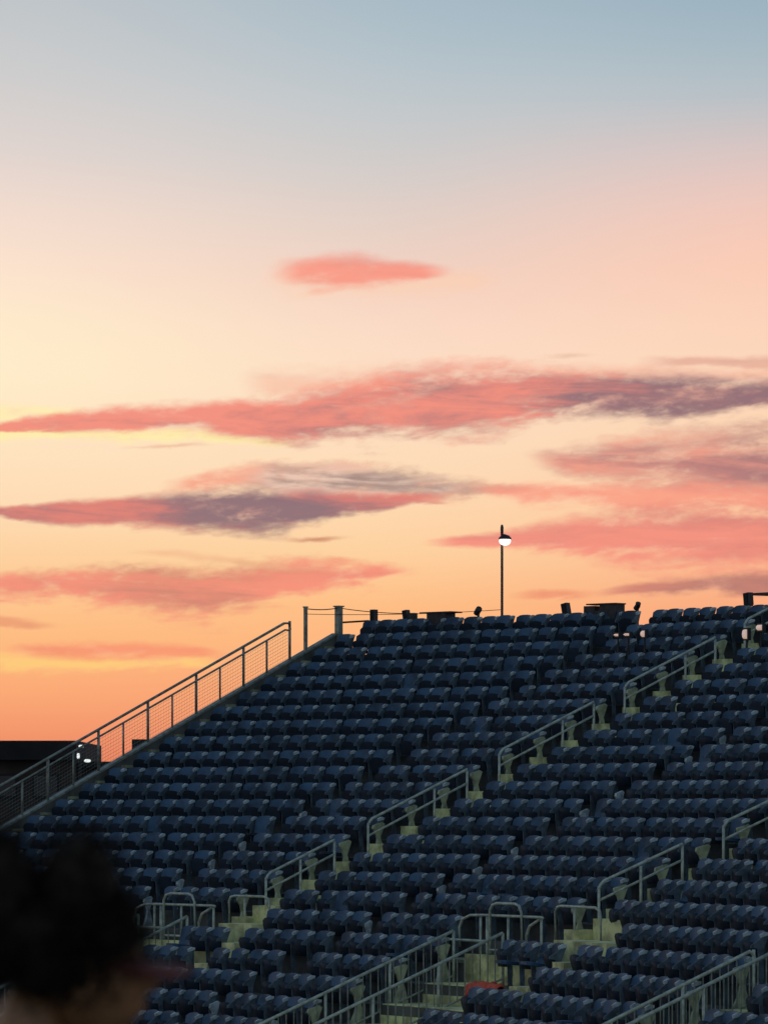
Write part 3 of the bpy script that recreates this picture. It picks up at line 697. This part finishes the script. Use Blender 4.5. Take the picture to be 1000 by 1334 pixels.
gap_glow(1, 14, -3.05, .86, .10, .05, 'dim warm sky-gap panel leftmost of three beside the first aisle top')
gap_glow(1, 14, .95, .76, .10, .19, 'upright warm sky-gap panel by the topmost aisle handrail at right')
gap_glow(1, 14, 1.38, .88, .13, .11, 'warm sky-gap panel at the right picture edge below the top row')

# ------------------------------------------------------------------ lamp post beyond the stand
LY = 140.0; lx = (653.5-500)/F*LY
t = thing('lamp_post', 'tall slender lamp post with a lit white lamp behind the stand', 'lamp post', Matrix.Translation((lx, LY, 0)))
zl = HC+(HOR-704)/F*LY; ztop = HC+(HOR-684)/F*LY
def lm(name, fn, mt):
    m = MB(); fn(m); link(name, m.mesh(name, M[mt], smooth=True), t)
lm('pole', lambda m: m.tube([(0, 0, 0), (0, 0, 6), (0, 0, ztop-.35)], .055, 8, .04), 'dark')
lm('finial', lambda m: m.lathe([(.035, 0), (.045, .1), (.05, .3), (.03, .38)], (0, 0, ztop-.37), 10), 'dark')
lm('arm', lambda m: m.tube([(0, 0, zl+.18), (.10, -.05, zl+.16)], .03), 'dark')
lm('lamp_hood', lambda m: m.lathe([(.20, .03), (.19, .08), (.12, .15), (.03, .18)], (.09, -.06, zl), 14), 'dark')
lm('lamp_globe', lambda m: m.lathe([(.02, -.16), (.10, -.14), (.165, -.08), (.18, -.02), (.17, .028)], (.09, -.06, zl), 14), 'lamp')

# ------------------------------------------------------------------ dark building beyond the left flank
BY = 170.0
def bx(px): return (px-500)/F*BY
def bz(py): return HC+(HOR-py)/F*BY
t = thing('building', 'dark flat-roofed building beyond the sloping left railing', 'building', Matrix.Translation((bx(-400), BY, 0)))
ox = bx(-400)
def bp(name, x0, x1, y0, y1, z0, z1, mt, par=None):
    m = MB(); m.box(x0-ox, x1-ox, y0, y1, z0, z1); return link(name, m.mesh(name, M[mt]), par or t)
bp('wall', bx(-400), bx(99), 0, 14, 0, bz(990), 'wallb')
bp('wing_wall', bx(99)+.003, bx(640), .6, 12, 0, bz(999), 'wallb')
bp('roof', bx(-401), bx(101), -.5, 14.5, bz(989.9), bz(965), 'roofb')
bp('wing_roof', bx(101)+.01, bx(642), .1, 12.5, bz(998.9), bz(992), 'roofb')
bp('roof_unit', bx(168), bx(230), 2, 6, bz(991.9), bz(962), 'wallb')
for k in range(9):
    x = bx(-390+k*54); w = bp('window', x, x+1.0, -.06, -.003, bz(1040), bz(1008), 'roofb'); bp('pane', x+.08, x+.92, -.075, -.061, bz(1037), bz(1011), 'glass', w)
t2 = thing('floodlight', 'cluster of small white lamps at the corner of the dark building', 'floodlight', Matrix.Translation((bx(106), BY-.7, bz(985))))
for dx_, dz_, w, h, mt in ((.05, .36, .20, .09, 'lampc'), (-.06, .0, .10, .20, 'lampc'), (.28, -.18, .24, .11, 'lampc')):
    m = MB(); m.lathe([(w*.3, -h/2), (w*.5, -h*.2), (w*.5, h*.2), (w*.3, h/2)], (dx_, 0, dz_), 10); link('lamp', m.mesh('lamp', M[mt], smooth=True), t2)
m = MB(); m.box(-.03, .03, .1, .16, -1.0, .5); m.box(-.1, .4, .1, .16, -.2, -.15); link('bracket', m.mesh('bracket', M['dark']), t2)

# ------------------------------------------------------------------ person close to the camera, in profile facing right
PY = 8.3; S = F/PY
fl = HC-1.72
def px(x): return (x-500)/S
def pz(y): return HC-(y-HOR)/S
hx, hz = px(116), pz(1264)                     # head centre
person = thing('person', 'person in profile with bushy dark hair and maroon visor, out of focus close by', 'person', Matrix.Translation((hx-.04, PY, fl)))
PO = Vector((hx-.04, PY, fl))
def skinned(name, verts, edges, rad, mats, root, sub=2):
    me = bpy.data.meshes.new(name); me.from_pydata([Vector(v)-PO for v in verts], edges, [])
    o = link(name, me, person); me.materials.append(M[mats])
    md = o.modifiers.new('skin', 'SKIN'); md.use_smooth_shade = True
    for i, q in enumerate(rad):
        v = me.skin_vertices[0].data[i]; v.radius = q if isinstance(q, tuple) else (q, q); v.use_root = (i == root)
    s = o.modifiers.new('sub', 'SUBSURF'); s.levels = sub; s.render_levels = sub
    return o
cx = hx-.115; zs = hz-.30                     # neck base / shoulder height
vb = [(cx, PY, fl+.86), (cx-.01, PY, fl+1.05), (cx-.01, PY, zs-.08), (cx-.01, PY, zs+.03), (hx-.098, PY, hz-.02)]
vb += [(cx, PY-.17, zs-.02), (cx+.02, PY-.22, zs-.30), (cx+.14, PY-.19, zs-.50), (cx+.23, PY-.16, zs-.53)]
vb += [(cx, PY+.17, zs-.02), (cx+.02, PY+.22, zs-.30), (cx+.14, PY+.19, zs-.50), (cx+.23, PY+.16, zs-.53)]
vb += [(cx, PY-.10, fl+.80), (cx+.02, PY-.11, fl+.45), (cx-.02, PY-.11, fl+.09), (cx+.13, PY-.12, fl+.04)]
vb += [(cx, PY+.10, fl+.80), (cx+.02, PY+.11, fl+.45), (cx-.02, PY+.11, fl+.09), (cx+.13, PY+.12, fl+.04)]
eb = [(0, 1), (1, 2), (2, 3), (3, 4), (2, 5), (5, 6), (6, 7), (7, 8), (2, 9), (9, 10), (10, 11), (11, 12), (0, 13), (13, 14), (14, 15), (15, 16), (0, 17), (17, 18), (18, 19), (19, 20)]
rb = [.13, .11, .12, .072, .066, .058, .045, .036, .03, .058, .045, .036, .03, .085, .058, .042, .035, .085, .058, .042, .035]
skinned('body', vb, eb, rb, 'skin', 0)
skinned('shirt', [vb[i] for i in (0, 1, 2, 5, 6, 9, 10)], [(0, 1), (1, 2), (2, 3), (3, 4), (2, 5), (5, 6)], [.15, .13, .137, .075, .06, .075, .06], 'shirt', 0)
skinned('jeans', [vb[i] for i in (0, 13, 14, 15, 17, 18, 19)], [(0, 1), (1, 2), (2, 3), (0, 4), (4, 5), (5, 6)], [.155, .10, .07, .058, .10, .07, .058], 'jeans', 0)
for sgn in (-1, 1):
    m = MB(); c = Vector((cx+.04, PY+sgn*.115, fl))-PO
    m.add([c+Vector((a, b, z)) for z, g in ((.0, 1.0), (.05, 1.0), (.10, .7)) for a, b in ((-.11*g, -.045*g), (.10*g, -.05*g), (.155*g, 0), (.10*g, .05*g), (-.11*g, .045*g), (-.13*g, 0))],
          [tuple(range(6))[::-1], tuple(range(12, 18))]+[(k*6+i, k*6+(i+1) % 6, k*6+6+(i+1) % 6, k*6+6+i) for k in range(2) for i in range(6)])
    link('shoe', m.mesh('shoe', M['shoe'], smooth=True), person)
    m = MB()                                   # hand: palm, four curled fingers, thumb
    h0 = Vector((cx+.23, PY+sgn*.16, zs-.53))-PO
    m.tube([h0+Vector((-.02, 0, 0)), h0+Vector((.03, 0, -.005)), h0+Vector((.085, 0, -.015))], .032, 8, .036)
    for q in range(4):
        y = (q-1.5)*.02; L = (.026, .030, .028, .022)[q]
        m.tube([h0+Vector((.075, y, -.01)), h0+Vector((.075+L, y, -.02)), h0+Vector((.075+L*1.6, y, -.045)), h0+Vector((.075+L*1.5, y, -.07))], .0095, 6, .007)
    m.tube([h0+Vector((.02, -sgn*.03, 0)), h0+Vector((.06, -sgn*.055, -.005)), h0+Vector((.09, -sgn*.052, -.02))], .011, 6, .008)
    link('hand', m.mesh('hand', M['skin'], smooth=True), person)
# head: profile facing +x
def head_pt(t, p):
    """t polar from the top, p azimuth (0 = face)"""
    a = .098; d = Vector((math.sin(t)*math.cos(p), math.sin(t)*math.sin(p), math.cos(t)))
    v = Vector((d.x*.098, d.y*.075, d.z*.118))
    f = max(0, d.x)
    if d.z < 0: v.x *= 1-.12*(-d.z)*(1-f); v.y *= 1-.25*(-d.z)
    jaw = max(0, -d.z)*f; v.x += .022*jaw; v.z -= .018*jaw
    g = lambda z0, s: math.exp(-((d.z-z0)/s)**2)*math.exp(-(p/.28)**2) if f > 0 else 0
    v.x += .030*g(-.18, .13)+.010*g(-.50, .05)+.010*g(-.60, .05)+.010*g(-.85, .10)-.006*g(.06, .08)
    eye = math.exp(-((d.z-.02)/.09)**2)*(math.exp(-((abs(p)-.42)/.16)**2)) if f > 0 else 0
    v.x -= .012*eye; return v
m = MB(); nt_, np_ = 40, 56; vs = []
for a in range(nt_+1):
    for b in range(np_):
        v = head_pt(math.pi*a/nt_, -math.pi+math.tau*b/np_); vs.append(Vector((hx, PY, hz))+v-PO)
fs = [(a*np_+b, (a+1)*np_+b, (a+1)*np_+(b+1) % np_, a*np_+(b+1) % np_) for a in range(nt_) for b in range(np_)]
m.add(vs, fs); head = link('head', m.mesh('head', M['skin'], smooth=True), person)
for sgn in (-1, 1):
    m = MB(); c = Vector((hx-.005, PY+sgn*.073, hz-.01))-PO
    m.tube([c+Vector((-.018*math.cos(q), sgn*(.006+.008*math.sin(q/2)), .032*math.sin(q))) for q in [k*math.tau/12*.9 for k in range(13)]], .006, 6)
    link('ear', m.mesh('ear', M['skin'], smooth=True), head)
    m = MB(); c = Vector((hx+.083, PY+sgn*.031, hz+.003))-PO
    m.lathe([(.002, -.011), (.009, -.007), (.012, 0), (.009, .007), (.002, .011)], c, 10); link('eye', m.mesh('eye', M['glass'], smooth=True), head)
# hair: bushy curls in two crests over the crown, the nape left bare
hr = random.Random(3); m = MB()
blobs = [((-.140, 0, .13), (.088, .11, .125)), ((.002, 0, .13), (.082, .105, .125)), ((-.06, 0, .055), (.118, .11, .11)), ((-.135, 0, .06), (.075, .09, .09)), ((.02, .0, .06), (.082, .09, .085)), ((-.035, -.045, .01), (.085, .065, .062)), ((-.035, .045, .01), (.085, .065, .062)), ((.005, -.055, .015), (.055, .045, .05)), ((.045, 0, .065), (.055, .085, .055)), ((.05, -.05, .055), (.055, .045, .045)), ((.05, .05, .055), (.055, .045, .045))]
blobs = [((c[0]-.022, c[1], c[2]), rd) for c, rd in blobs]
for (c, rd) in blobs:
    na, nb = 14, 22; vs = []
    for a in range(na+1):
        for b in range(nb):
            tt = math.pi*a/na; pp = math.tau*b/nb; d = Vector((math.sin(tt)*math.cos(pp), math.sin(tt)*math.sin(pp), math.cos(tt)))
            k = .86+.16*noise.noise(d*3.1+Vector(c)*40)+.08*noise.noise(d*8+Vector(c)*9)
            vs.append(Vector((hx, PY, hz))+Vector(c)+Vector((d.x*rd[0], d.y*rd[1], d.z*rd[2]))*k-PO)
    m.add(vs, [(a*nb+b, (a+1)*nb+b, (a+1)*nb+(b+1) % nb, a*nb+(b+1) % nb) for a in range(na) for b in range(nb)])
for q in range(2200):
    c, rd = hr.choice(blobs); d = Vector((hr.gauss(0, 1), hr.gauss(0, 1), hr.gauss(.25, 1))).normalized()
    p = Vector((hx, PY, hz))+Vector(c)+Vector((d.x*rd[0], d.y*rd[1], d.z*rd[2]))*hr.uniform(.80, .98)-PO
    ax = (d+Vector((hr.gauss(0, .5), hr.gauss(0, .5), hr.gauss(0, .5)))).normalized(); s1 = ax.orthogonal().normalized(); s2 = ax.cross(s1)
    L = hr.uniform(.02, .075); cr = hr.uniform(.005, .014); ph = hr.uniform(0, 6.28)
    m.tube([p+ax*(L*k/7)+(s1*math.cos(ph+k*1.15)+s2*math.sin(ph+k*1.15))*cr for k in range(8)], .0022, 3, .001)
link('hair', m.mesh('hair', M['hair'], smooth=True), person)
# visor: band and brim
vis_ = thing('sun_visor', 'dark maroon sun visor brim worn by the person', 'visor', Matrix.Translation((hx, PY, hz+.012)))
m = MB(); vs = []
NB = 16; top = []; bot = []
for k in range(NB+1):
    a = (k/NB-.5)*2.5
    i_ = Vector((math.cos(a)*.094, math.sin(a)*.080, .0)); o_ = Vector((.075+math.cos(a*.9)*.115, math.sin(a)*.086, -.010-.022*abs(math.sin(a))**2))
    if abs(a) > 1.0: o_ = i_.lerp(o_, max(0, (1.25-abs(a))/.25))
    top += [i_+Vector((0, 0, .006)), o_+Vector((0, 0, .004))]; bot += [i_-Vector((0, 0, .006)), o_-Vector((0, 0, .004))]
n2 = len(top); fs = []
for k in range(NB):
    fs += [(2*k, 2*k+1, 2*k+3, 2*k+2), (n2+2*k, n2+2*k+2, n2+2*k+3, n2+2*k+1), (2*k+1, n2+2*k+1, n2+2*k+3, 2*k+3), (2*k, 2*k+2, n2+2*k+2, n2+2*k)]
m.add(top+bot, fs); link('brim', m.mesh('brim', M['visor'], smooth=True), vis_)
m = MB(); vs = []
for k in range(33):
    a = k*math.tau/32
    for rr, z in ((1.0, -.010), (1.0, .012), (.96, .012), (.96, -.010)): vs.append((math.cos(a)*.101*rr, math.sin(a)*.083*rr, z))
m.add(vs, [(k*4+j, (k+1)*4+j, (k+1)*4+(j+1) % 4, k*4+(j+1) % 4) for k in range(32) for j in range(4)])
link('band', m.mesh('band', M['visor'], smooth=True), vis_)
